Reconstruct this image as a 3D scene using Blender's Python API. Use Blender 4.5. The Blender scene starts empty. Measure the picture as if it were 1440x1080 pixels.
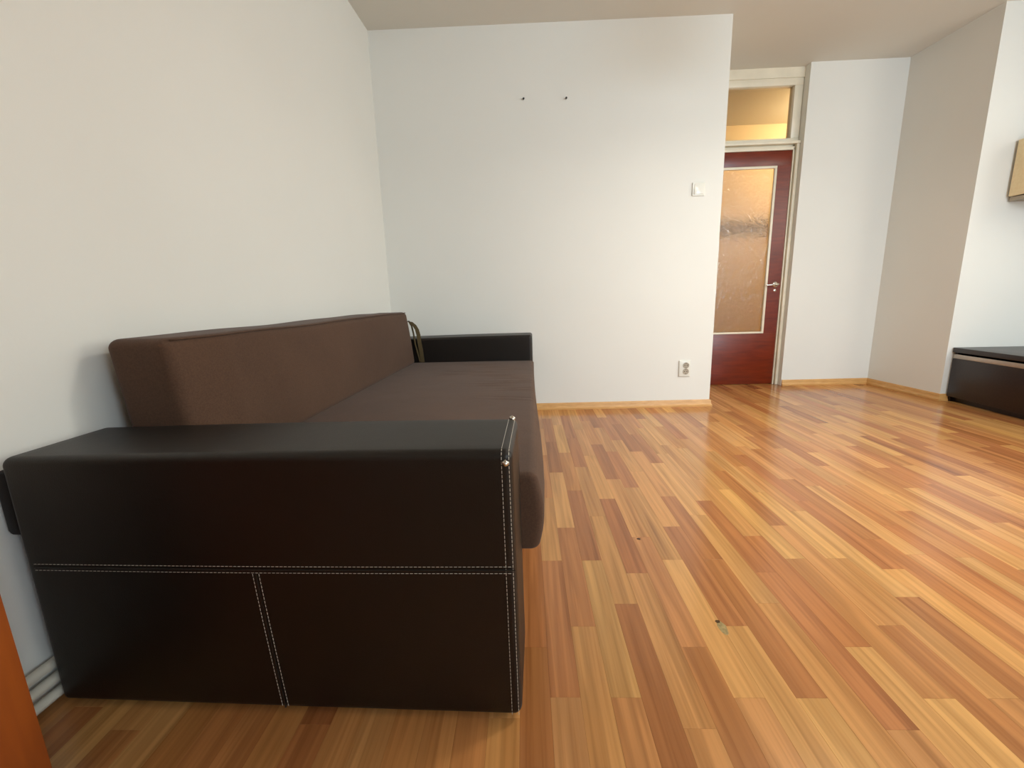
import bpy, bmesh, math, random
from mathutils import Vector, Matrix

# ------------------------------------------------------------------ camera
scene = bpy.context.scene
COL = scene.collection
FPX, PITCH, YAW, ROLL = 606.28, 11.405, -2.082, -1.725      # focal length in pixels (1440 wide), degrees
EYE = Vector((0, 0, 0.857))
def cam_axes():
    p, y, r = (math.radians(v) for v in (PITCH, YAW, ROLL))
    F = Vector((math.sin(y)*math.cos(p), math.cos(y)*math.cos(p), -math.sin(p)))
    R = Vector((math.cos(y), -math.sin(y), 0))
    U = R.cross(F)
    return R*math.cos(r)+U*math.sin(r), U*math.cos(r)-R*math.sin(r), F
CR, CU, CF = cam_axes()
cd = bpy.data.cameras.new('camera')
cd.sensor_width = 36; cd.lens = FPX/1440*36; cd.clip_start = 0.02; cd.clip_end = 100
camo = bpy.data.objects.new('camera', cd); COL.objects.link(camo)
m = Matrix((CR, CU, -CF)).transposed().to_4x4(); m.translation = EYE
camo.matrix_world = m
scene.camera = camo

# ------------------------------------------------------------------ world, daylight, exposure
scene.view_settings.view_transform = 'Standard'
scene.view_settings.look = 'None'
scene.view_settings.gamma = 1.0
scene.view_settings.use_curve_mapping = False
scene.view_settings.exposure = 0.12
w = bpy.data.worlds.new('sky'); scene.world = w; w.use_nodes = True
bg = w.node_tree.nodes['Background']; bg.inputs[0].default_value = (0.75, 0.86, 1.0, 1); bg.inputs[1].default_value = 0.8

# daylight entering through the two windows of the room
WIN_R = dict(y0=1.0, y1=2.3, z0=0.8, z1=2.15)               # window in the right-hand wall
WIN_B = dict(x0=2.0, x1=3.5, z0=0.85, z1=2.2)               # window in the rear wall
RX, RY = 3.74, -1.7                                          # right wall, rear wall planes
def daylight(name, loc, direction, sx, sy, power, color):
    l = bpy.data.lights.new(name, 'AREA'); l.shape = 'RECTANGLE'; l.size = sx; l.size_y = sy
    l.energy = power; l.color = color
    o = bpy.data.objects.new(name, l); COL.objects.link(o); o.location = loc
    o.rotation_euler = Vector(direction).to_track_quat('-Z', 'Y').to_euler()
    return o
daylight('daylight_right', (RX+0.075, 1.65, 1.475), (-1, 0, -0.30), 1.28, 1.33, 41, (1.0, 0.95, 0.83))
daylight('daylight_rear', (2.75, RY-0.075, 1.525), (0, 1, -0.30), 1.48, 1.33, 128, (0.72, 0.87, 1.0))

# ------------------------------------------------------------------ helpers
def srgb(r, g, b):
    def f(c):
        c /= 255
        return c/12.92 if c <= 0.04045 else ((c+0.055)/1.055)**2.4
    return (f(r), f(g), f(b), 1)

def link(name, me, mat=None, parent=None):
    o = bpy.data.objects.new(name, me); COL.objects.link(o)
    if mat is not None and len(me.materials) == 0: me.materials.append(mat)
    if parent is not None: o.parent = parent
    return o
def empty(name, loc=(0, 0, 0), rz=0):
    o = bpy.data.objects.new(name, None); COL.objects.link(o); o.location = loc
    o.rotation_euler = (0, 0, rz); o.empty_display_size = 0.05
    return o
def tag(o, label, cat, group=None, kind=None):
    o['label'] = label; o['category'] = cat
    if group: o['group'] = group
    if kind: o['kind'] = kind
    return o
def mesh_from(name, bm, smooth=False, sharp=None):
    me = bpy.data.meshes.new(name); bmesh.ops.recalc_face_normals(bm, faces=bm.faces[:])
    bm.to_mesh(me); bm.free()
    if smooth:
        for p in me.polygons: p.use_smooth = True
        if sharp is not None: me.set_sharp_from_angle(angle=math.radians(sharp))
    return me
def add_box(bm, a, b, bevel=0.0, seg=2):
    """axis-aligned box between corners a and b, optionally bevelled"""
    vs = [bm.verts.new((x, y, z)) for x in (a[0], b[0]) for y in (a[1], b[1]) for z in (a[2], b[2])]
    idx = [(0, 1, 3, 2), (4, 6, 7, 5), (0, 4, 5, 1), (2, 3, 7, 6), (0, 2, 6, 4), (1, 5, 7, 3)]
    fs = [bm.faces.new([vs[i] for i in q]) for q in idx]
    if bevel > 0:
        es = list({e for f in fs for e in f.edges})
        bmesh.ops.bevel(bm, geom=es, offset=bevel, segments=seg, affect='EDGES', profile=0.5)
def box(name, a, b, mat, parent=None, bevel=0.0, seg=2):
    bm = bmesh.new(); add_box(bm, a, b, bevel, seg)
    return link(name, mesh_from(name, bm, bevel > 0, 35), mat, parent)
def prism(name, poly, z0, z1, mat, parent=None):
    """vertical prism over an xy polygon"""
    bm = bmesh.new()
    lo = [bm.verts.new((x, y, z0)) for x, y in poly]; hi = [bm.verts.new((x, y, z1)) for x, y in poly]
    bm.faces.new(lo[::-1]); bm.faces.new(hi)
    for i in range(len(poly)):
        j = (i+1) % len(poly); bm.faces.new((lo[i], lo[j], hi[j], hi[i]))
    return link(name, mesh_from(name, bm), mat, parent)
def add_tube(bm, pts, r, n=10, cap=True):
    pts = [Vector(p) for p in pts]; rings = []
    for i, p in enumerate(pts):
        t = (pts[min(i+1, len(pts)-1)]-pts[max(i-1, 0)]).normalized()
        u = t.cross(Vector((0, 0, 1)))
        if u.length < 1e-3: u = t.cross(Vector((1, 0, 0)))
        u.normalize(); v = t.cross(u); rr = r[i] if isinstance(r, (list, tuple)) else r
        rings.append([bm.verts.new(p+(u*math.cos(a)+v*math.sin(a))*rr) for a in (2*math.pi*k/n for k in range(n))])
    for a, b in zip(rings, rings[1:]):
        for k in range(n): bm.faces.new((a[k], a[(k+1) % n], b[(k+1) % n], b[k]))
    if cap: bm.faces.new(rings[0][::-1]); bm.faces.new(rings[-1])
def tube(name, pts, r, mat, parent=None, n=10):
    bm = bmesh.new(); add_tube(bm, pts, r, n)
    return link(name, mesh_from(name, bm, True, 50), mat, parent)
def add_lathe(bm, prof, axis_o, axis, n=24):
    """revolve profile [(radius, along)] about an axis"""
    axis = Vector(axis).normalized(); o = Vector(axis_o)
    u = axis.cross(Vector((0, 0, 1)))
    if u.length < 1e-3: u = Vector((1, 0, 0))
    u.normalize(); v = axis.cross(u); rings = []
    for r, h in prof:
        rings.append([bm.verts.new(o+axis*h+(u*math.cos(a)+v*math.sin(a))*max(r, 1e-5)) for a in (2*math.pi*k/n for k in range(n))])
    for a, b in zip(rings, rings[1:]):
        for k in range(n): bm.faces.new((a[k], a[(k+1) % n], b[(k+1) % n], b[k]))
    bm.faces.new(rings[0][::-1]); bm.faces.new(rings[-1])
def lathe(name, prof, o, axis, mat, parent=None, n=24):
    bm = bmesh.new(); add_lathe(bm, prof, o, axis, n)
    return link(name, mesh_from(name, bm, True, 40), mat, parent)
def soft_box(name, a, b, r, mat, parent=None, div=(8, 8, 8), seg=4, deform=None):
    """box with rounded edges of radius r and a fine surface grid that deform() can push about"""
    a, b = Vector(a), Vector(b); c = (a+b)/2; h = (b-a)/2
    rs = (r, r, r) if not isinstance(r, (tuple, list)) else r
    def ticks(k):
        t = [-h[k]+rs[k]*i/seg for i in range(seg)]
        n = div[k]; t += [-h[k]+rs[k]+(2*h[k]-2*rs[k])*i/n for i in range(n+1)]
        t += [h[k]-rs[k]+rs[k]*(i+1)/seg for i in range(seg)]
        return t
    T = [ticks(k) for k in range(3)]; bm = bmesh.new(); cache = {}
    def vert(p):
        key = tuple(round(x, 6) for x in p)
        if key not in cache:
            q = [max(-h[k]+rs[k], min(h[k]-rs[k], p[k])) for k in range(3)]
            d = [(p[k]-q[k])/rs[k] for k in range(3)]
            L = math.sqrt(sum(x*x for x in d))
            if L > 1e-9:
                mx = max(abs(x) for x in d); s = mx/L
                d = [x*s for x in d]
            P = Vector([c[k]+q[k]+d[k]*rs[k] for k in range(3)])
            if deform: P = Vector(deform(P))
            cache[key] = bm.verts.new(P)
        return cache[key]
    for k in range(3):
        i, j = (k+1) % 3, (k+2) % 3
        for s in (-1, 1):
            for u0, u1 in zip(T[i], T[i][1:]):
                for v0, v1 in zip(T[j], T[j][1:]):
                    q = []
                    for uu, vv in ((u0, v0), (u1, v0), (u1, v1), (u0, v1)):
                        p = [0, 0, 0]; p[k] = s*h[k]; p[i] = uu; p[j] = vv; q.append(vert(p))
                    if s < 0: q.reverse()
                    try: bm.faces.new(q)
                    except ValueError: pass
    return link(name, mesh_from(name, bm, True), mat, parent)

# ------------------------------------------------------------------ materials
class NT:
    def __init__(s, name):
        s.m = bpy.data.materials.new(name); s.m.use_nodes = True
        s.t = s.m.node_tree; s.b = s.t.nodes['Principled BSDF']; s.out = s.t.nodes['Material Output']
    def n(s, typ, **kw):
        nd = s.t.nodes.new(typ)
        for k, v in kw.items():
            if hasattr(nd, k): setattr(nd, k, v)
        return nd
    def l(s, a, b): s.t.links.new(a, b)
    def set(s, **kw):
        for k, v in kw.items(): s.b.inputs[k.replace('_', ' ')].default_value = v
        return s
    def noise(s, scale, detail=2, stretch=None, coord='Object', rough=0.5):
        tc = s.n('ShaderNodeTexCoord'); n = s.n('ShaderNodeTexNoise')
        n.inputs['Scale'].default_value = scale; n.inputs['Detail'].default_value = detail; n.inputs['Roughness'].default_value = rough
        src = tc.outputs[coord]
        if stretch:
            mp = s.n('ShaderNodeMapping'); mp.inputs['Scale'].default_value = stretch; s.l(src, mp.inputs[0]); src = mp.outputs[0]
        s.l(src, n.inputs['Vector']); return n
    def bump(s, src, strength, dist=0.001, prev=None):
        b = s.n('ShaderNodeBump'); b.inputs['Strength'].default_value = strength; b.inputs['Distance'].default_value = dist
        s.l(src, b.inputs['Height'])
        if prev: s.l(prev, b.inputs['Normal'])
        s.l(b.outputs[0], s.b.inputs['Normal']); return b.outputs[0]
    def ramp(s, src, stops):
        r = s.n('ShaderNodeValToRGB'); e = r.color_ramp.elements
        while len(e) < len(stops): e.new(0.5)
        for k, (p, c) in enumerate(stops): e[k].position = p; e[k].color = c
        s.l(src, r.inputs[0]); return r
def flat(name, col, rough=0.5, metal=0.0, spec=0.5, vary=0.06, scale=8, bump=0.0, bscale=200, bdist=0.001):
    t = NT(name); t.set(Roughness=rough, Metallic=metal, Specular_IOR_Level=spec)
    n = t.noise(scale, 3)
    d = [c*(1-vary) for c in col[:3]]+[1]; b = [min(1, c*(1+vary)) for c in col[:3]]+[1]
    r = t.ramp(n.outputs['Fac'], [(0.3, d), (0.7, b)]); t.l(r.outputs[0], t.b.inputs['Base Color'])
    if bump: t.bump(t.noise(bscale, 2).outputs['Fac'], bump, bdist)
    return t.m
def wood(name, c1, c2, scale=6, stretch=(1, 12, 12), rough=0.4, bump=0.05):
    t = NT(name); t.set(Roughness=rough)
    n = t.noise(scale, 5, stretch)
    r = t.ramp(n.outputs['Fac'], [(0.3, c1), (0.7, c2)]); t.l(r.outputs[0], t.b.inputs['Base Color'])
    if bump: t.bump(n.outputs['Fac'], bump)
    return t.m

def paint(name, col):
    t = NT(name); t.set(Roughness=0.75, Specular_IOR_Level=0.25)
    n = t.noise(1.3, 3)
    r = t.ramp(n.outputs['Fac'], [(0.35, [c*0.975 for c in col[:3]]+[1]), (0.7, col)]); t.l(r.outputs[0], t.b.inputs['Base Color'])
    b = t.bump(t.noise(14, 3).outputs['Fac'], 0.12, 0.004)
    t.bump(t.noise(190, 2).outputs['Fac'], 0.12, 0.001, b)
    return t.m
M = {}
M['wall'] = paint('white_wall_paint', srgb(231, 229, 222))
M['ceiling'] = paint('ceiling_paint', srgb(222, 218, 208))
M['hall_wall'] = paint('hall_wall_paint', srgb(232, 215, 185))
M['cream'] = flat('cream_gloss_paint', srgb(232, 222, 200), 0.35, bump=0.05, bscale=60)
M['mahogany'] = wood('mahogany_veneer', srgb(96, 27, 5), srgb(122, 40, 9), 5, (1.4, 14, 12), 0.34, 0.03)
M['base_wood'] = wood('baseboard_wood', srgb(198, 146, 82), srgb(218, 168, 104), 5, (3, 3, 20), 0.4, 0.03)
M['plastic'] = flat('white_plastic', srgb(226, 224, 214), 0.25, vary=0.01)
M['plastic_dark'] = flat('dark_socket_hole', srgb(40, 38, 36), 0.6)
M['chrome'] = flat('chrome', srgb(205, 200, 190), 0.18, 1.0, vary=0.02)
M['steel'] = flat('dull_steel', srgb(120, 115, 105), 0.45, 0.9)
M['alu'] = flat('brushed_aluminium', srgb(190, 180, 168), 0.42, 0.75, vary=0.04, scale=30)
M['espresso'] = wood('espresso_laminate', srgb(30, 20, 17), srgb(44, 31, 26), 6, (14, 1.2, 14), 0.35, 0.02)
M['birch'] = wood('birch_laminate', srgb(240, 214, 166), srgb(247, 226, 182), 5, (12, 1, 12), 0.45, 0.01)
M['carcass'] = flat('grey_beige_board', srgb(172, 160, 142), 0.6)
M['orange_wood'] = wood('orange_wood_veneer', srgb(138, 64, 12), srgb(158, 78, 18), 4, (10, 10, 1), 0.5, 0.03)
M['pipe'] = flat('white_pipe_enamel', srgb(214, 208, 192), 0.35)
M['leather'] = None
def leather():
    t = NT('dark_brown_faux_leather'); t.set(Roughness=0.45, Specular_IOR_Level=0.44, Specular_Tint=(1.0, 0.92, 0.86, 1))
    n = t.noise(3, 4); r = t.ramp(n.outputs['Fac'], [(0.3, srgb(14, 11, 9)), (0.7, srgb(19, 15, 13))]); t.l(r.outputs[0], t.b.inputs['Base Color'])
    tc = t.n('ShaderNodeTexCoord'); v = t.n('ShaderNodeTexVoronoi'); v.inputs['Scale'].default_value = 420; t.l(tc.outputs['Object'], v.inputs['Vector'])
    b = t.bump(v.outputs['Distance'], 0.22, 0.0008)
    t.bump(t.noise(9, 2).outputs['Fac'], 0.15, 0.006, b)
    return t.m
M['leather'] = leather()
def fabric(name, c1, c2):
    t = NT(name); t.set(Roughness=0.85, Specular_IOR_Level=0.2, Sheen_Weight=0.08, Sheen_Roughness=0.5)
    n = t.noise(260, 3); n2 = t.noise(2.5, 3)
    mx = t.n('ShaderNodeMath', operation='MULTIPLY_ADD'); mx.inputs[1].default_value = 0.55; t.l(n.outputs['Fac'], mx.inputs[0])
    m2 = t.n('ShaderNodeMath', operation='MULTIPLY'); m2.inputs[1].default_value = 0.45; t.l(n2.outputs['Fac'], m2.inputs[0]); t.l(m2.outputs[0], mx.inputs[2])
    r = t.ramp(mx.outputs[0], [(0.32, c1), (0.68, c2)]); t.l(r.outputs[0], t.b.inputs['Base Color'])
    b = t.bump(t.noise(700, 2).outputs['Fac'], 0.3, 0.001)
    t.bump(t.noise(7, 3).outputs['Fac'], 0.25, 0.01, b)
    return t.m
M['fabric'] = fabric('brown_sofa_fabric', srgb(72, 51, 38), srgb(92, 67, 51))
M['dark_fabric'] = fabric('dark_lining_fabric', srgb(24, 20, 18), srgb(34, 28, 25))
M['thread'] = flat('cream_thread', srgb(206, 198, 184), 0.6)
M['strap'] = fabric('olive_strap', srgb(66, 54, 34), srgb(88, 74, 48))
M['bulb'] = None

def floor_mat():
    t = NT('laminate_strip'); t.set(Roughness=0.26, Specular_IOR_Level=0.5)
    at = t.n('ShaderNodeAttribute'); at.attribute_name = 'tone'
    geo = t.n('ShaderNodeNewGeometry'); mp = t.n('ShaderNodeMapping'); mp.inputs['Scale'].default_value = (75, 1.6, 1); t.l(geo.outputs['Position'], mp.inputs[0])
    sw = t.n('ShaderNodeMath', operation='MULTIPLY'); sw.inputs[1].default_value = 40; t.l(at.outputs['Alpha'], sw.inputs[0])
    n1 = t.n('ShaderNodeTexNoise', noise_dimensions='4D'); n1.inputs['Scale'].default_value = 1; n1.inputs['Detail'].default_value = 5; n1.inputs['Roughness'].default_value = 0.6
    t.l(mp.outputs[0], n1.inputs['Vector']); t.l(sw.outputs[0], n1.inputs['W'])
    # broad figure: contour lines of a slow noise give the cathedral arches
    mp2 = t.n('ShaderNodeMapping'); mp2.inputs['Scale'].default_value = (26, 1.1, 1); t.l(geo.outputs['Position'], mp2.inputs[0])
    n2 = t.n('ShaderNodeTexNoise', noise_dimensions='4D'); n2.inputs['Scale'].default_value = 1; n2.inputs['Detail'].default_value = 2
    t.l(mp2.outputs[0], n2.inputs['Vector']); t.l(sw.outputs[0], n2.inputs['W'])
    k = t.n('ShaderNodeMath', operation='MULTIPLY'); k.inputs[1].default_value = 38; t.l(n2.outputs['Fac'], k.inputs[0])
    s = t.n('ShaderNodeMath', operation='SINE'); t.l(k.outputs[0], s.inputs[0])
    # darkening factors
    r1 = t.ramp(n1.outputs['Fac'], [(0.28, (0.74, 0.69, 0.64, 1)), (0.5, (0.97, 0.96, 0.95, 1)), (0.72, (1.08, 1.08, 1.07, 1))])
    sm = t.n('ShaderNodeMapRange'); sm.inputs['From Min'].default_value = -1; sm.inputs['From Max'].default_value = 1; sm.inputs['To Min'].default_value = 0.90; sm.inputs['To Max'].default_value = 1.04
    t.l(s.outputs[0], sm.inputs[0])
    r2 = t.ramp(n2.outputs['Fac'], [(0.30, (0.72, 0.67, 0.62, 1)), (0.48, (0.97, 0.96, 0.95, 1)), (0.68, (1.08, 1.09, 1.08, 1))])
    def mul(a, b):
        x = t.n('ShaderNodeMix', data_type='RGBA', blend_type='MULTIPLY'); x.inputs['Factor'].default_value = 1; x.clamp_result = False
        t.l(a, x.inputs[6]); t.l(b, x.inputs[7]); return x.outputs[2]
    c = mul(mul(mul(at.outputs['Color'], r1.outputs[0]), sm.outputs[0]), r2.outputs[0])
    t.l(c, t.b.inputs['Base Color'])
    rr = t.n('ShaderNodeMapRange'); rr.inputs['To Min'].default_value = 0.17; rr.inputs['To Max'].default_value = 0.21; t.l(n1.outputs['Fac'], rr.inputs[0]); t.l(rr.outputs[0], t.b.inputs['Roughness'])
    b = t.bump(n1.outputs['Fac'], 0.015, 0.0004)
    nb = t.n('ShaderNodeTexNoise'); nb.inputs['Scale'].default_value = 3.0; t.l(geo.outputs['Position'], nb.inputs['Vector'])
    t.bump(nb.outputs['Fac'], 0.05, 0.01, b)
    return t.m
M['strip'] = floor_mat()
M['subfloor'] = flat('subfloor_brown', srgb(120, 74, 40), 0.7)

def thin_glass(name, tint):
    t = NT(name)
    tr = t.n('ShaderNodeBsdfTransparent'); tr.inputs[0].default_value = tint
    gl = t.n('ShaderNodeBsdfGlossy'); gl.inputs['Roughness'].default_value = 0.02
    fr = t.n('ShaderNodeFresnel'); fr.inputs[0].default_value = 1.35
    mx = t.n('ShaderNodeMixShader'); t.l(fr.outputs[0], mx.inputs[0]); t.l(tr.outputs[0], mx.inputs[1]); t.l(gl.outputs[0], mx.inputs[2])
    t.l(mx.outputs[0], t.out.inputs[0]); return t.m
M['glass'] = thin_glass('clear_glass', (0.93, 0.95, 0.94, 1))
def hammered():
    t = NT('textured_door_glass')
    t.set(Base_Color=(0.96, 0.94, 0.90, 1), Roughness=0.05, IOR=1.45, Transmission_Weight=1.0)
    b = t.bump(t.noise(38, 2, (1, 1, 0.7)).outputs['Fac'], 0.55, 0.012)
    t.bump(t.noise(150, 2).outputs['Fac'], 0.3, 0.003, b)
    tl = t.n('ShaderNodeBsdfTranslucent'); tl.inputs[0].default_value = (0.95, 0.92, 0.86, 1)
    mx = t.n('ShaderNodeMixShader'); mx.inputs[0].default_value = 0.16
    t.l(t.b.outputs[0], mx.inputs[1]); t.l(tl.outputs[0], mx.inputs[2]); t.l(mx.outputs[0], t.out.inputs[0])
    return t.m
M['frost'] = hammered()

# ------------------------------------------------------------------ the room shell
H = 2.60
LW = [(-1.172, RY), (-0.996, 3.206)]              # left wall line
XB = 1.378; YB0, YB1 = 3.206, 3.232               # back wall ends
YD = 3.898; XD = 2.292                            # entry wall, right edge of door recess
EC = (3.05, 3.898); PC = (3.088, 3.249)           # entry corner, pillar corner
YF = 3.965                                        # plane of the door frame
YH = 5.19                                         # far wall of the hall
T = 0.12
def wall(name, poly, z0, z1, label, mat=None, parent=None):
    o = prism(name, poly, z0, z1, mat or M['wall'], parent)
    if parent is None: tag(o, label, 'wall', kind='structure')
    return o
wall('wall_left', [LW[0], LW[1], (LW[1][0]-T, LW[1][1]+T), (LW[0][0]-T, RY-T)], 0, H, 'long white painted wall behind the sofa back')
wall('wall_back', [LW[1], (XB, YB1), (XB, YB1+0.10), (LW[1][0]-T, YB0+0.12)], 0, H, 'white painted wall with light switch and two nails')
wall('wall_entry_left', [(XB, YB1+0.10), (XB, YD+0.25), (XB-T, YD+0.25), (XB-T, YB1+0.101)], 0, H, 'short white side wall running back to the glazed door')
wall('wall_entry', [(XD, YD), EC, (EC[0]+0.02, EC[1]+0.14), (XD, YD+0.14)], 0, H, 'narrow white wall panel right of the glazed door')
wall('wall_entry_right', [PC, (PC[0]+0.10, PC[1]+0.12), (EC[0]+0.10, EC[1]+0.14), (EC[0]+0.02, EC[1]+0.14), EC], 0, H, 'shaded beige-white side wall between entry corner and cabinets')
wall('wall_pillar', [PC, (RX+T, PC[1]), (RX+T, PC[1]+0.12), (PC[0]+0.10, PC[1]+0.12)], 0, H, 'white wall section behind the ends of both right-hand cabinets')
# right wall and rear wall, each in four pieces around its window
o = empty('wall_right'); tag(o, 'white wall with window beside the dark low cabinet', 'wall', kind='structure')
r0, r1 = RX, RX+T; W = WIN_R
for a, b in (((r0, RY-T, 0), (r1, W['y0'], H)), ((r0, W['y1'], 0), (r1, PC[1], H)), ((r0, W['y0'], 0), (r1, W['y1'], W['z0'])), ((r0, W['y0'], W['z1']), (r1, W['y1'], H))):
    box('wall_section', a, b, M['wall'], o)
o = empty('wall_rear'); tag(o, 'white wall with wide window facing the wall with the switch', 'wall', kind='structure')
W = WIN_B
for a, b in (((LW[0][0], RY-T, 0), (W['x0'], RY, H)), ((W['x1'], RY-T, 0), (RX, RY, H)), ((W['x0'], RY-T, 0), (W['x1'], RY, W['z0'])), ((W['x0'], RY-T, W['z1']), (W['x1'], RY, H))):
    box('wall_section', a, b, M['wall'], o)
prism('ceiling', [(-1.35, RY-T), (RX+T, RY-T), (RX+T, YH+T), (-1.35, YH+T)], H, H+0.12, M['ceiling'])
tag(bpy.data.objects['ceiling'], 'plain matt white ceiling', 'ceiling', kind='structure')
# hall behind the door
hall = empty('wall_hall'); tag(hall, 'warm lit hall walls seen through the door glass', 'wall', kind='structure')
box('wall_section', (0.9, YH, 0), (RX+T, YH+T, H), M['hall_wall'], hall)
box('wall_section', (0.9-T, YD+0.25, 0), (0.9, YH+T, H), M['hall_wall'], hall)
box('wall_section', (RX, PC[1]+0.12, 0), (RX+T, YH, H), M['hall_wall'], hall)
box('wall_section', (0.9, YD+0.13, 0), (XB-T, YD+0.25, H), M['hall_wall'], hall)
box('wall_section', (XD, YD+0.14, 0), (EC[0]+0.10, YD+0.20, H), M['hall_wall'], hall)

# windows
def window(name, origin, rz, wdt, z0, z1, label):
    """frame in local xz, x along the wall, y pointing outdoors"""
    o = empty(name, origin, rz); tag(o, label, 'window', kind='structure')
    fr = 0.06
    bm = bmesh.new()
    add_box(bm, (0, 0.03, z0), (fr, 0.10, z1)); add_box(bm, (wdt-fr, 0.03, z0), (wdt, 0.10, z1))
    add_box(bm, (fr, 0.03, z0), (wdt-fr, 0.10, z0+fr)); add_box(bm, (fr, 0.03, z1-fr), (wdt-fr, 0.10, z1))
    link('window_frame', mesh_from('window_frame', bm), M['plastic'], o)
    box('mullion', (wdt/2-0.035, 0.03, z0+fr), (wdt/2+0.035, 0.09, z1-fr), M['plastic'], o, 0.005)
    for x0, x1 in ((fr, wdt/2-0.035), (wdt/2+0.035, wdt-fr)):
        box('window_pane', (x0, 0.06, z0+fr), (x1, 0.066, z1-fr), M['glass'], o)
    box('window_sill', (-0.05, -0.14, z0-0.03), (wdt+0.05, 0.03, z0), M['plastic'], o, 0.008)
    hd = box('window_handle', (wdt/2-0.012, 0.0, (z0+z1)/2-0.06), (wdt/2+0.012, 0.03, (z0+z1)/2+0.06), M['plastic'], o, 0.008)
    return o
window('window_1', (RX, WIN_R['y1'], 0), -math.pi/2, WIN_R['y1']-WIN_R['y0'], WIN_R['z0'], WIN_R['z1'], 'white framed window above the dark low cabinet')
window('window_2', (WIN_B['x1'], RY, 0), math.pi, WIN_B['x1']-WIN_B['x0'], WIN_B['z0'], WIN_B['z1'], 'wide white framed window facing the wall with the switch')

# ------------------------------------------------------------------ floor: every laminate strip is a piece
floor = prism('floor', [(-1.35, RY-T), (RX+T, RY-T), (RX+T, YH+T), (-1.35, YH+T)], -0.10, -0.004, M['subfloor'])
tag(floor, 'glossy laminate floor of light and reddish brown wood strips', 'floor', kind='structure')
PIT, X0 = 0.0655, 0.0345
OFF = [0.787, 0.993, 0.787, 1.077, 0.719, 0.924]
PER = 0.4955
LIGHT, TAN, MID, RED, DARK = srgb(207, 153, 92), srgb(200, 143, 85), srgb(191, 131, 76), srgb(180, 118, 69), srgb(165, 105, 60)
rng = random.Random(11)
FIX = {(-1, 0): RED, (0, 0): RED, (0, -1): TAN, (1, 0): RED, (1, -1): TAN, (2, 0): LIGHT, (2, -1): MID, (3, -1): DARK, (3, 0): TAN, (4, 0): TAN, (4, -1): TAN,
       (5, 0): MID, (5, -1): RED, (6, 0): LIGHT, (6, -1): TAN, (7, 0): RED, (7, -1): LIGHT, (8, 0): RED, (8, -1): LIGHT, (9, -1): TAN, (9, 0): LIGHT, (10, 0): RED,
       (10, -1): TAN, (11, 0): RED, (12, 0): MID, (12, -1): LIGHT, (13, -1): RED, (13, 0): TAN, (14, 0): TAN, (14, -1): MID, (15, 0): LIGHT, (3, 1): TAN, (4, 1): DARK,
       (1, 1): LIGHT, (0, 1): TAN, (2, 1): RED, (5, 1): TAN, (6, 1): TAN, (7, 1): TAN, (8, 1): RED, (9, 1): LIGHT, (16, 0): TAN, (17, 0): RED, (18, 1): LIGHT, (16, 1): RED}
strips = []
def left_x(y): return LW[0][0]+(LW[1][0]-LW[0][0])*(y-LW[0][1])/(LW[1][1]-LW[0][1])
cmin, cmax = int(math.floor((-1.3-X0)/PIT)), int(math.ceil((RX-X0)/PIT))
for c in range(cmin, cmax+1):
    xa, xb = X0+c*PIT, X0+(c+1)*PIT
    off = OFF[c % 6]
    jit = rng.uniform(-0.03, 0.03) if (c < -1 or c > 14) else 0.0
    k0, k1 = int(math.floor((RY-off)/PER))-1, int(math.ceil((YH-off)/PER))+1
    ys = {k: off+jit+k*PER+(rng.uniform(-0.05, 0.05) if not -2 <= k <= 1 else 0) for k in range(k0, k1+2)}
    for k in range(k0, k1+1):
        ya, yb = max(ys[k], RY), min(ys[k+1], YH)
        if yb-ya < 0.02: continue
        q = rng.random()
        tone = FIX.get((c, k)) or (LIGHT if q < 0.24 else TAN if q < 0.50 else MID if q < 0.72 else RED if q < 0.92 else DARK)
        v = rng.uniform(0.93, 1.07)
        strips.append((max(xa, -1.3), min(xb, RX), ya, yb, [tone[0]*v, tone[1]*v*rng.uniform(0.97, 1.03), tone[2]*v*rng.uniform(0.94, 1.06), rng.random()]))
def to_px(p):
    d = Vector(p)-EYE; z = d.dot(CF)
    if z < 0.05: return None
    return 720+FPX*d.dot(CR)/z, 540-FPX*d.dot(CU)/z
def hidden(x, y):
    if y > 3.2 and x < XB: return True
    if y > PC[1] and x > 3.07: return True
    if y > YF: return True
    if x < left_x(y): return True
    if y > 0.74:                                       # behind the near arm and the seat
        if x < -0.03+0.03*y and y < 3.0 : return True
    return False
def shown(s):
    """pixels of the photograph a strip covers (0 when nothing of it can be seen)"""
    n = 0; tot = 0.0
    for i in range(3):
        for j in range(6):
            x = s[0]+(s[1]-s[0])*(i+.5)/3; y = s[2]+(s[3]-s[2])*(j+.5)/6
            q = to_px((x, y, 0))
            if q and 0 <= q[0] <= 1440 and 0 <= q[1] <= 1080 and not hidden(x, y):
                z = (Vector((x, y, 0))-EYE).dot(CF); tot += FPX*FPX/z**3*EYE.z*(s[1]-s[0])*(s[3]-s[2])/18
    return tot
def strip_faces(bm, lay, s, gap=0.00015, ch=0.0002):
    x0, x1, y0, y1, col = s[0]+gap, s[1]-gap, s[2]+gap, s[3]-gap, s[4]
    def ring(i, z): return [bm.verts.new(p) for p in ((x0+i, y0+i, z), (x1-i, y0+i, z), (x1-i, y1-i, z), (x0+i, y1-i, z))]
    a, b, c = ring(0, -0.0042), ring(0, -ch*0.5), ring(ch, 0.0)
    fs = [bm.faces.new(c)]
    for lo, hi in ((a, b), (b, c)):
        for i in range(4): fs.append(bm.faces.new((lo[i], lo[(i+1) % 4], hi[(i+1) % 4], hi[i])))
    for f in fs:
        for lp in f.loops: lp[lay] = col
strips.sort(key=shown, reverse=True)
for s in strips[:300]:
    bm = bmesh.new(); lay = bm.loops.layers.float_color.new('tone'); strip_faces(bm, lay, s)
    link('plank', mesh_from('plank', bm), M['strip'], floor)
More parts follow.
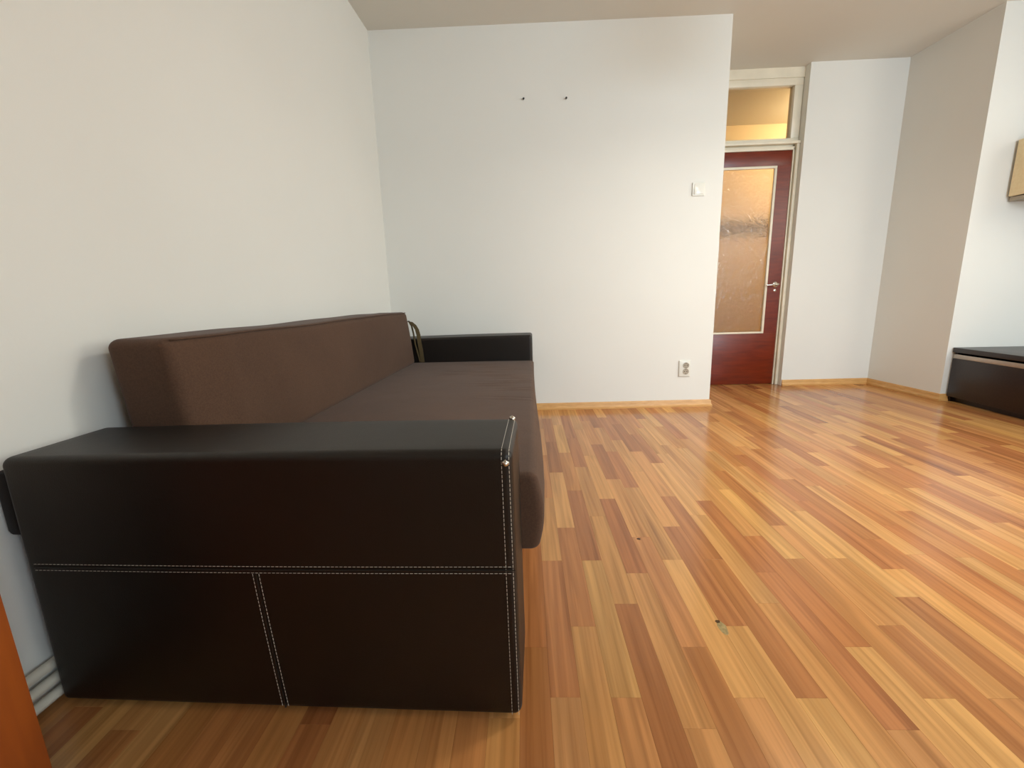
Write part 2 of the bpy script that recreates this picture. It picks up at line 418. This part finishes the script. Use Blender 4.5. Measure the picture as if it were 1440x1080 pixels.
bm = bmesh.new(); lay = bm.loops.layers.float_color.new('tone')
for s in strips[300:]: strip_faces(bm, lay, s)
rest = link('plank_field', mesh_from('plank_field', bm), M['strip'], floor); rest['kind'] = 'stuff'
# worn spot and small burn mark in the laminate
def mark(name, x, y, rx, ry, mat, seed):
    r = random.Random(seed); bm = bmesh.new()
    vs = [bm.verts.new((x+math.cos(a)*rx*r.uniform(.75, 1.15), y+math.sin(a)*ry*r.uniform(.75, 1.15), 0.0004)) for a in (2*math.pi*k/14 for k in range(14))]
    bm.faces.new(vs)
    return link(name, mesh_from(name, bm), mat, floor)
mark('worn_spot', 0.492, 0.985, 0.012, 0.025, flat('worn_laminate', srgb(158, 136, 92), 0.7, spec=0.15, vary=0.3, scale=90), 1)
mark('chip', 0.488, 1.008, 0.007, 0.006, flat('chipped_laminate', srgb(84, 60, 34), 0.7, spec=0.15), 5)
mark('burn_mark', 0.383, 1.407, 0.007, 0.006, flat('burnt_laminate', srgb(46, 28, 16), 0.6), 2)

# ------------------------------------------------------------------ baseboards
def baseboard(name, pts, label, h=0.052, t=0.018):
    """moulded wooden strip along a polyline with the room on its right-hand side"""
    prof = [(0, 0), (t, 0), (t, 0.012), (t*0.72, 0.020), (t*0.55, 0.034), (t*0.50, h-0.006), (t*0.32, h), (0, h)]
    n = len(pts); P = [Vector((x, y, 0)) for x, y in pts]; rings = []; bm = bmesh.new()
    for i, p in enumerate(P):
        ns = []
        if i > 0: d = (P[i]-P[i-1]).normalized(); ns.append(Vector((d.y, -d.x, 0)))
        if i < n-1: d = (P[i+1]-P[i]).normalized(); ns.append(Vector((d.y, -d.x, 0)))
        nn = sum(ns, Vector()).normalized(); nn = nn/max(0.3, nn.dot(ns[0]))
        rings.append([bm.verts.new(p+nn*a+Vector((0, 0, b))) for a, b in prof])
    for a, b in zip(rings, rings[1:]):
        for k in range(len(prof)): bm.faces.new((a[k], a[(k+1) % len(prof)], b[(k+1) % len(prof)], b[k]))
    bm.faces.new(rings[0]); bm.faces.new(rings[-1][::-1])
    o = link(name, mesh_from(name, bm, True, 30), M['base_wood'])
    return tag(o, label, 'baseboard', kind='structure')
baseboard('baseboard_back', [LW[1], (XB, YB1), (XB, YD+0.03)], 'light wood baseboard under the light switch wall, turning to the door')
baseboard('baseboard_entry', [(XD+0.004, YD), EC, PC, (PC[0]+0.05, PC[1])], 'light wood baseboard from the door to the dark low cabinet')
# ------------------------------------------------------------------ door with transom
door = empty('door_1', (0, 0, 0)); tag(door, 'dark red-brown door with textured glass and transom window above', 'door', kind='structure')
XL = XB+0.002
JR = 2.246                                             # right edge of the leaf
fr = bmesh.new()
add_box(fr, (XL, YF, 2.526), (XD, YF+0.10, H))                          # header panel up to the ceiling
link('header_panel', mesh_from('header_panel', fr), M['cream'], door)
fr = bmesh.new()                                                        # transom frame
add_box(fr, (XL, YF+0.004, 2.472), (XD-0.002, YF+0.075, 2.526), 0.003)
add_box(fr, (2.222, YF+0.004, 2.078), (XD-0.002, YF+0.075, 2.472), 0.003)
add_box(fr, (XL, YF+0.004, 2.078), (XL+0.07, YF+0.075, 2.472), 0.003)
add_box(fr, (XL, YF+0.004, 2.045), (XD-0.002, YF+0.075, 2.078), 0.003)
link('transom_frame', mesh_from('transom_frame', fr, True, 35), M['cream'], door)
tp = box('transom_pane', (XL+0.06, YF+0.035, 2.07), (2.23, YF+0.039, 2.48), M['glass'], door)
fr = bmesh.new()                                                        # ledge and outer casing
add_box(fr, (XL, YF-0.030, 2.028), (XD-0.001, YF+0.06, 2.050), 0.003)
add_box(fr, (XD-0.026, YF-0.022, 0.0), (XD-0.001, YF+0.06, 2.03), 0.004)
link('casing', mesh_from('casing', fr, True, 35), M['cream'], door)
fr = bmesh.new()                                                        # jamb: inner step beside the leaf
add_box(fr, (JR+0.002, YF-0.008, 0.0), (XD-0.034, YF+0.09, 2.004), 0.003)
add_box(fr, (XL, YF-0.008, 1.986), (XD-0.034, YF+0.09, 2.012), 0.003)
add_box(fr, (XL, YF-0.008, 0.0), (XL+0.035, YF+0.09, 1.986), 0.003)
add_box(fr, (XD-0.036, YF+0.02, 0.0), (XD-0.02, YF+0.09, 2.03))
add_box(fr, (XL, YF+0.02, 2.004), (XD-0.02, YF+0.09, 2.032))
link('jamb', mesh_from('jamb', fr, True, 35), M['cream'], door)
GX0, GX1, GZ0, GZ1 = XL+0.16, 2.132, 0.470, 1.868
leaf = bmesh.new(); y0, y1 = YF, YF+0.040
add_box(leaf, (XL+0.037, y0, 0.006), (JR, y1, GZ0), 0.002); add_box(leaf, (XL+0.037, y0, GZ1), (JR, y1, 1.984), 0.002)
add_box(leaf, (XL+0.037, y0, GZ0), (GX0, y1, GZ1)); add_box(leaf, (GX1, y0, GZ0), (JR, y1, GZ1))
lf = link('door_leaf', mesh_from('door_leaf', leaf, True, 35), M['mahogany'], door)
bd = bmesh.new(); bw = 0.020
add_box(bd, (GX0, y0-0.006, GZ0), (GX1, y0+0.014, GZ0+bw*0.8), 0.003); add_box(bd, (GX0, y0-0.006, GZ1-bw), (GX1, y0+0.014, GZ1), 0.003)
add_box(bd, (GX0, y0-0.006, GZ0+bw*0.8), (GX0+bw, y0+0.014, GZ1-bw), 0.003); add_box(bd, (GX1-bw, y0-0.006, GZ0+bw*0.8), (GX1, y0+0.014, GZ1-bw), 0.003)
link('glazing_bead', mesh_from('glazing_bead', bd, True, 35), M['cream'], lf)
gp = box('glass_pane', (GX0+0.004, y0+0.016, GZ0+0.004), (GX1-0.004, y0+0.021, GZ1-0.004), M['frost'], lf)
hn = lathe('door_handle', [(0.024, 0), (0.024, 0.004), (0.020, 0.008), (0.011, 0.010), (0.010, 0.045), (0.008, 0.05)], (2.200, y0, 0.897), (0, -1, 0), M['chrome'], lf)
bm = bmesh.new(); add_tube(bm, [(2.206, y0-0.044, 0.897), (2.18, y0-0.050, 0.897), (2.14, y0-0.048, 0.894), (2.105, y0-0.040, 0.892)], [0.009, 0.008, 0.0075, 0.007], 12)
add_lathe(bm, [(0.012, 0), (0.012, 0.004), (0.008, 0.006)], (2.200, y0, 0.845), (0, -1, 0), 16)
link('lever', mesh_from('lever', bm, True, 50), M['chrome'], lf)

# hall furniture glimpsed through the glass
rack = empty('coat_rack', (2.15, YH-0.001, 1.55)); tag(rack, 'dark coat rack on the hall wall behind the door glass', 'coat rack')
box('rack_board', (-0.35, -0.022, -0.07), (0.75, 0, 0.06), M['espresso'], rack, 0.004)
for k in range(6):
    tube('hook', [(-0.27+0.19*k, -0.02, 0.02), (-0.27+0.19*k, -0.07, 0.0), (-0.27+0.19*k, -0.10, -0.04), (-0.27+0.19*k, -0.11, 0.0), (-0.27+0.19*k, -0.115, 0.03)], 0.008, M['steel'], rack)
lamp = empty('ceiling_lamp', (3.02, 4.55, H)); tag(lamp, 'warm glass dome lamp on the hall ceiling behind the door', 'lamp')
lathe('lamp_base', [(0.13, 0), (0.13, 0.018), (0.11, 0.022)], (0, 0, 0), (0, 0, -1), M['chrome'], lamp)
t = NT('lamp_dome'); t.set(Base_Color=(1, 0.9, 0.7, 1), Emission_Color=(1, 0.76, 0.44, 1), Emission_Strength=3)
lathe('lamp_shade', [(0.12, 0.020), (0.122, 0.035), (0.105, 0.065), (0.07, 0.088), (0.03, 0.098), (0.0, 0.10)], (0, 0, 0), (0, 0, -1), t.m, lamp, 32)
pl = bpy.data.lights.new('hall_bulb', 'POINT'); pl.energy = 25; pl.color = (1.0, 0.72, 0.40); pl.shadow_soft_size = 0.05
plo = bpy.data.objects.new('hall_bulb', pl); COL.objects.link(plo); plo.parent = lamp; plo.location = (0, 0, -0.17)

# ------------------------------------------------------------------ sofa
TH = math.radians(1.8)
sofa = empty('sofa', (-0.03, 0.73, 0), -TH)
tag(sofa, 'brown fabric sofa bed with dark leather box arms along the wall', 'sofa')
AW = 1.008                                               # arm length = sofa depth
def arm_shape(y_face, z_top):
    def d(p):
        x, y, z = p
        z += -0.010*max(0, -x)*max(0, z/z_top) + 0.003*math.sin(math.pi*max(0, min(1, -x/AW)))*(z > z_top*0.9)
        if z < z_top*0.96: y -= 0.004*math.sin(math.pi*min(1, max(0, z/z_top)))*math.sin(math.pi*max(0, min(1, -x/AW)))*(1 if y < y_face+0.05 else -1)
        x += 0.004*(1-z/z_top)*(2*x/AW+1)
        return (x, y, z)
    return d
def make_arm(y0, y1, z_top, detail, AW=AW):
    sh = arm_shape(y0, z_top)
    arm = soft_box('armrest', (-AW, y0, 0.012), (0.0, y1, z_top), (0.016, 0.018, 0.018), M['leather'], sofa, (40, 8, 24), 5, sh)
    rows = []
    e = 0.0006
    zs = (0.357, 0.343)
    def front(x, z):
        q = sh((x, y0, z)); return (q[0], q[1]-e, q[2])
    def top(x, y):
        q = sh((x, y, z_top)); return (q[0], q[1], q[2]+e)
    n = 60
    for z in zs: rows.append([front(-0.985+0.983*i/n, z) for i in range(n+1)])
    for dx in (-0.0065, 0.0065): rows.append([front(-0.513+dx+0.016*i/20, zs[1]-0.002-(zs[1]-0.02)*i/20) for i in range(21)])
    # edge seam: two rows up the front corner, over the rounded edge and along the top
    for xx in (-0.020, -0.0065):
        pts = [front(xx, 0.02+(z_top-0.045)*i/30) for i in range(31)]
        q0 = sh((xx, y0, z_top-0.018))
        for a in (20, 45, 70):
            a = math.radians(a); q = (xx, y0+0.018*(1-math.cos(a)), z_top-0.018+0.018*math.sin(a)); q = sh(q); pts.append((q[0], q[1]-e*math.cos(a), q[2]+e*math.sin(a)))
        pts += [top(xx, y0+0.018+(y1-y0-0.03)*i/16) for i in range(17)]
        if detail: rows.append(pts)
    if detail:
        for pts in rows:
            bm = bmesh.new(); stitch(bm, pts)
            o = link('stitching', mesh_from('stitching', bm, True, 60), M['thread'], arm); o['kind'] = 'stuff'
        # folded seam ridge between the two stitch rows
        def ridge(name, pts, r=0.0022):
            bm = bmesh.new(); add_tube(bm, pts, r, 6); link(name, mesh_from(name, bm, True, 60), M['leather'], arm)
        ridge('seam', [front(-0.985+0.983*i/n, 0.350) for i in range(n+1)], 0.0018)
        ridge('seam', [front(-0.513+0.016*i/20, zs[1]-(zs[1]-0.02)*i/20) for i in range(21)], 0.0018)
        for q in (front(-0.0135, z_top-0.022), top(-0.0125, y1-0.012)):
            bm = bmesh.new(); bmesh.ops.create_icosphere(bm, subdivisions=2, radius=0.0065, matrix=Matrix.Translation(q))
            rr = random.Random(3)
            for v in bm.verts: v.co += Vector([rr.uniform(-.0014, .0014) for _ in range(3)])
            link('rivet', mesh_from('rivet', bm, True), M['chrome'], arm)
    return arm
def stitch(bm, pts, length=0.0062, gap=0.0024, r=0.00055):
    P = [Vector(p) for p in pts]; seg = [(b-a).length for a, b in zip(P, P[1:])]; tot = sum(seg)
    def at(s):
        for a, b, L in zip(P, P[1:], seg):
            if s <= L: return a+(b-a)*(s/max(L, 1e-9))
            s -= L
        return P[-1]
    s = 0.0
    while s+length < tot:
        a, b = at(s), at(s+length); add_tube(bm, [a, a+(b-a)*0.25, a+(b-a)*0.75, b], [r*0.6, r, r, r*0.6], 5); s += length+gap
make_arm(0.0, 0.222, 0.587, True)
make_arm(2.085, 2.295, 0.612, False, 0.975)
# seat mattress with creases
CRE = [(1.62, -0.20, 0.18, 0.05), (1.72, -0.14, 0.20, -0.06), (1.80, -0.22, 0.15, 0.09), (1.52, -0.16, 0.22, 0.02), (1.44, -0.10, 0.16, -0.10), (1.33, -0.08, 0.20, 0.12),
       (1.25, -0.15, 0.16, -0.03), (1.56, -0.42, 0.12, 0.02), (1.66, -0.40, 0.14, -0.04), (1.16, -0.03, 0.14, 0.10), (0.98, -0.06, 0.12, -0.12), (1.90, -0.30, 0.16, 0.05)]
def seat_shape(p):
    x, y, z = p
    if z > 0.40:
        crown = max(0, math.sin(math.pi*max(0, min(1, (x+0.97)/1.03))))**0.5*max(0, math.sin(math.pi*max(0, min(1, (y-0.22)/1.86))))**0.4
        z += 0.008*crown
    if z > 0.36:
        for yc, xc, L, sl in CRE:
            dy = y-(yc+sl*(x-xc)+0.10*(x-xc)**2); dx = (x-xc)/L
            if abs(dx) < 1.6 and abs(dy) < 0.06:
                g = math.exp(-dx*dx*2); z += 0.0045*g*(math.exp(-(dy/0.010)**2)-0.9*math.exp(-((dy-0.018)/0.010)**2))
    if x > 0.0:
        x += 0.020*math.sin(math.pi*max(0, min(1, (z-0.24)/0.20)))*math.exp(-((y-0.55)/0.7)**2)
        for yc, zc in ((0.42, 0.33), (0.50, 0.36), (0.36, 0.30), (0.62, 0.34), (0.80, 0.35)):
            x -= 0.005*math.exp(-((z-zc-0.2*(y-yc))/0.008)**2-((y-yc)/0.05)**2)
    x -= 0.028*max(0, min(1, (y-0.4)/1.6))*max(0, x+0.6)/0.6
    return (x, y, z)
soft_box('seat_mattress', (-0.97, 0.226, 0.245), (0.040, 2.080, 0.446), (0.022, 0.016, 0.017), M['fabric'], sofa, (64, 150, 10), 5, seat_shape)
# back cushion leaning against the wall
def back_shape(p):
    x, y, z = p
    k = (z-0.44)/0.34
    x += 0.035*(1-k)
    if x > -0.90:
        x += 0.016*math.sin(math.pi*max(0, min(1, k)))*max(0, math.sin(math.pi*max(0, min(1, (y-0.24)/1.82))))**0.5
        x += 0.030*max(0, min(1, (y-0.27)/0.12))
    if z > 0.7: z += 0.0018*math.sin(y*5.3)+0.0012*math.sin(y*11.7+1)
    return (x, y, z)
soft_box('back_cushion', (-1.005, 0.245, 0.440), (-0.838, 2.062, 0.784), (0.028, 0.028, 0.026), M['fabric'], sofa, (10, 90, 24), 5, back_shape)
bm = bmesh.new()                                       # welt along the front top edge of the cushion
add_tube(bm, [back_shape((-0.843, 0.262+1.78*i/60, 0.779)) for i in range(61)], 0.0028, 6)
link('welt', mesh_from('welt', bm, True), M['fabric'], sofa)
box('base_frame', (-0.93, 0.222, 0.03), (-0.10, 2.085, 0.246), M['dark_fabric'], sofa, 0.01)
box('back_panel', (-1.046, 0.010, 0.405), (-1.0, 2.25, 0.545), M['dark_fabric'], sofa, 0.012)
for x in (-0.90, -0.16):
    for y in (0.30, 2.0):
        lathe('foot', [(0.025, 0), (0.03, 0.028), (0.03, 0.032)], (x, y, 0), (0, 0, 1), M['plastic_dark'], sofa, 16)
# strap at the far end of the back cushion
def ribbon(name, pts, w, mat, parent, t=0.002):
    bm = bmesh.new(); rings = []
    for (x, y, z, wx, wy) in pts:
        L = math.hypot(wx, wy); ux, uy = wx/L*w/2, wy/L*w/2; nx, ny = -uy/w*2*t, ux/w*2*t
        rings.append([bm.verts.new(q) for q in ((x-ux-nx, y-uy-ny, z), (x+ux-nx, y+uy-ny, z), (x+ux+nx, y+uy+ny, z), (x-ux+nx, y-uy+ny, z))])
    for a, b in zip(rings, rings[1:]):
        for k in range(4): bm.faces.new((a[k], a[(k+1) % 4], b[(k+1) % 4], b[k]))
    bm.faces.new(rings[0][::-1]); bm.faces.new(rings[-1])
    return link(name, mesh_from(name, bm, True, 40), mat, parent)
ribbon('strap', [(-0.815, 2.052, 0.722, 1, 0.2), (-0.790, 2.068, 0.716, 1, 0.3), (-0.768, 2.072, 0.695, 1, 0.5), (-0.752, 2.074, 0.665, 1, 0.8), (-0.745, 2.075, 0.630, 1, 0.5), (-0.742, 2.075, 0.580, 1, 0.3), (-0.735, 2.074, 0.530, 1, 0.2), (-0.730, 2.070, 0.480, 1, 0.0), (-0.728, 2.070, 0.450, 1, 0)], 0.026, M['strap'], sofa)
ribbon('strap', [(-0.800, 2.060, 0.725, 1, 0.2), (-0.785, 2.071, 0.690, 0.6, 1), (-0.777, 2.073, 0.640, 0.4, 1), (-0.770, 2.073, 0.570, 0.5, 1), (-0.755, 2.073, 0.500, 0.7, 1), (-0.745, 2.072, 0.455, 1, 1)], 0.012, M['strap'], sofa)

# ------------------------------------------------------------------ wall fittings
def on_back(x): return YB0+(YB1-YB0)*(x-LW[1][0])/(XB-LW[1][0])
rb = math.atan2(YB1-YB0, XB-LW[1][0])
sw = empty('light_switch', (1.213, on_back(1.213), 1.549), rb); tag(sw, 'square white rocker light switch on the white wall', 'light switch')
box('frame', (-0.044, -0.009, -0.044), (0.044, 0.0, 0.044), M['plastic'], sw, 0.004, 3)
bm = bmesh.new(); add_box(bm, (-0.032, -0.014, -0.034), (0.032, -0.008, 0.032), 0.002)
for v in bm.verts:
    if v.co.y < -0.012: v.co.y += 0.06*(v.co.z)
link('rocker', mesh_from('rocker', bm, True, 35), M['plastic'], sw)
so = empty('wall_socket', (1.178, on_back(1.178), 0.294), rb); tag(so, 'white double power socket low on the wall above the baseboard', 'socket')
box('plate', (-0.043, -0.010, -0.062), (0.043, 0.0, 0.062), M['plastic'], so, 0.005, 3)
for z in (0.024, -0.022):
    bm = bmesh.new(); add_lathe(bm, [(0.0225, 0.0), (0.0225, 0.003), (0.0195, 0.003), (0.0190, 0.0005), (0.0, 0.0005)], (0.008, -0.0098, z), (0, -1, 0), 28)
    ol = link('socket_ring', mesh_from('socket_ring', bm, True, 30), M['carcass'], so)
    for dx in (-0.0085, 0.0085): lathe('pin_hole', [(0.0032, 0), (0.0032, 0.0008)], (0.008+dx, -0.0104, z), (0, -1, 0), M['plastic_dark'], ol, 12)
    for dz in (-0.0165, 0.0165): box('earth_clip', (0.005, -0.0125, z+dz-0.003), (0.011, -0.010, z+dz+0.003), M['steel'], ol)
for x, z, which in ((0.018, 2.154, 'farther from'), (0.303, 2.147, 'nearer to')):
    bm = bmesh.new(); add_lathe(bm, [(0.003, -0.02), (0.003, 0.014), (0.0065, 0.0145), (0.0065, 0.0175), (0.004, 0.018)], (x, on_back(x), z), (0, -1, 0), 12)
    o = link('nail', mesh_from('nail', bm, True, 40), M['plastic_dark']); tag(o, 'small dark nail in the white wall, the one '+which+' the light switch', 'nail', 'nails in the back wall')

# heating pipes along the left wall
for k, z in enumerate((0.026, 0.061, 0.096)):
    o = empty('heating_pipe', (0, 0, 0)); tag(o, ('lowest', 'middle', 'topmost')[k]+' of three white heating pipes beside the sofa arm', 'pipe', 'heating pipes')
    tube('pipe', [(left_x(y)+0.024, y, z) for y in (RY+0.02, -0.5, 0.5, 1.5, 2.5, 3.15)], 0.0115, M['pipe'], o, 14)
    for y in (-0.9, 0.2, 1.6, 2.8): box('clip', (left_x(y)+0.001, y-0.008, z-0.004), (left_x(y)+0.016, y+0.008, z+0.004), M['pipe'], o)

# pendant added out of view mid room, brightens lower walls and floor
pn = empty('added_pendant', (1.5, 1.6, H)); tag(pn, 'added metal dome pendant lamp, out of view mid room, brightening the walls', 'lamp')
lathe('ceiling_cup', [(0.045, 0), (0.045, 0.012), (0.02, 0.035), (0.004, 0.04)], (0, 0, 0), (0, 0, -1), M['plastic'], pn)
tube('cord', [(0, 0, -0.03), (0, 0, -0.22)], 0.003, M['plastic'], pn)
lathe('lamp_shade', [(0.012, 0.20), (0.03, 0.22), (0.05, 0.26), (0.13, 0.31), (0.19, 0.38), (0.215, 0.46), (0.211, 0.46), (0.186, 0.383), (0.126, 0.314), (0.046, 0.265), (0.012, 0.24)], (0, 0, 0), (0, 0, -1), M['plastic'], pn, 40)
t = NT('added_pendant_bulb'); t.set(Base_Color=(1, 0.9, 0.7, 1), Emission_Color=(1, 0.85, 0.6, 1), Emission_Strength=4)
lathe('bulb', [(0.012, 0.24), (0.015, 0.28), (0.03, 0.32), (0.03, 0.34), (0.018, 0.365), (0.0, 0.37)], (0, 0, 0), (0, 0, -1), t.m, pn)
al = bpy.data.lights.new('added_pendant_light', 'AREA'); al.shape = 'DISK'; al.size = 0.34; al.energy = 23; al.color = (1.0, 0.95, 0.86)
alo = bpy.data.objects.new('added_pendant_light', al); COL.objects.link(alo); alo.parent = pn; alo.location = (0, 0, -0.42)

# ------------------------------------------------------------------ orange cabinet next to the sofa
oc = empty('orange_cabinet', (-1.03, 0.0, 0)); tag(oc, 'orange wood cabinet beside the dark leather arm of the sofa', 'cabinet')
CX, CY0, CY1, CH = 0.222, -0.42, 0.555, 0.80
box('side_panel', (CX-0.018, CY0, 0.0), (CX, CY1, CH), M['orange_wood'], oc)
box('side_panel', (0.0, CY0, 0.0), (0.018, CY1, CH), M['orange_wood'], oc)
box('back_panel', (0.018, CY1-0.010, 0.05), (CX-0.018, CY1, CH), M['orange_wood'], oc)
for z in (0.05, 0.30, 0.55): box('shelf', (0.018, CY0+0.02, z), (CX-0.018, CY1-0.010, z+0.018), M['orange_wood'], oc)
box('top', (-0.002, CY0-0.01, CH), (CX+0.004, CY1+0.002, CH+0.022), M['orange_wood'], oc, 0.003)
d = box('cabinet_door', (0.002, CY0-0.018, 0.055), (CX-0.002, CY0-0.001, CH-0.004), M['orange_wood'], oc, 0.002)
lathe('knob', [(0.006, 0), (0.006, 0.012), (0.013, 0.018), (0.011, 0.026), (0.0, 0.027)], (CX-0.04, CY0-0.018, 0.5), (0, -1, 0), M['chrome'], d, 16)

# ------------------------------------------------------------------ right-hand cabinets
tv = empty('low_cabinet', (3.122, 3.243, 0), math.radians(-93.0)); tag(tv, 'low dark espresso cabinet with aluminium grip rail on the floor', 'cabinet')
# local x runs along the front towards the camera, local y into the room's right side
L, D = 1.55, 0.50
def tvb(name, a, b, mat, bev=0.0, parent=tv): return box(name, a, b, mat, parent, bev)
tvb('top', (0, 0.0, 0.366), (L, D, 0.400), M['espresso'], 0.002)
tvb('side_panel', (0.002, 0.020, 0.0), (0.020, D, 0.366), M['espresso']); tvb('side_panel', (L-0.020, 0.020, 0.0), (L-0.002, D, 0.366), M['espresso'])
tvb('plinth', (0.02, 0.045, 0.0), (L-0.02, 0.060, 0.05), M['espresso'])
tvb('back', (0.02, D-0.01, 0.05), (L-0.02, D-0.002, 0.366), M['espresso'])
for a, b in ((0.004, L/2-0.002), (L/2+0.002, L-0.004)):
    dr = tvb('drawer_front', (a, 0.004, 0.040), (b, 0.022, 0.322), M['espresso'], 0.0015)
    bm = bmesh.new(); add_box(bm, (a+0.004, 0.006, 0.322), (b, 0.014, 0.352), 0.001); add_box(bm, (a+0.004, 0.014, 0.322), (b, 0.024, 0.326))
    link('grip_rail', mesh_from('grip_rail', bm, True, 35), M['alu'], dr)
up = empty('wall_cabinet', (3.300, 3.247, 1.396), math.radians(-90)); tag(up, 'pale birch wall cabinet hung above the dark low cabinet', 'cabinet')
UL, UD, UH = 0.42, 0.436, 0.385
box('bottom_panel', (0.012, 0.016, 0.0), (UL, UD, 0.026), M['carcass'], up)
box('side_panel', (0.014, 0.018, 0.026), (0.030, UD, UH), M['carcass'], up); box('side_panel', (UL-0.018, 0.018, 0.026), (UL, UD, UH), M['carcass'], up)
box('top_panel', (0.030, 0.018, UH-0.018), (UL-0.018, UD, UH), M['carcass'], up)
box('cabinet_door', (0.016, 0.0, 0.030), (UL, 0.017, UH), M['birch'], up, 0.002)
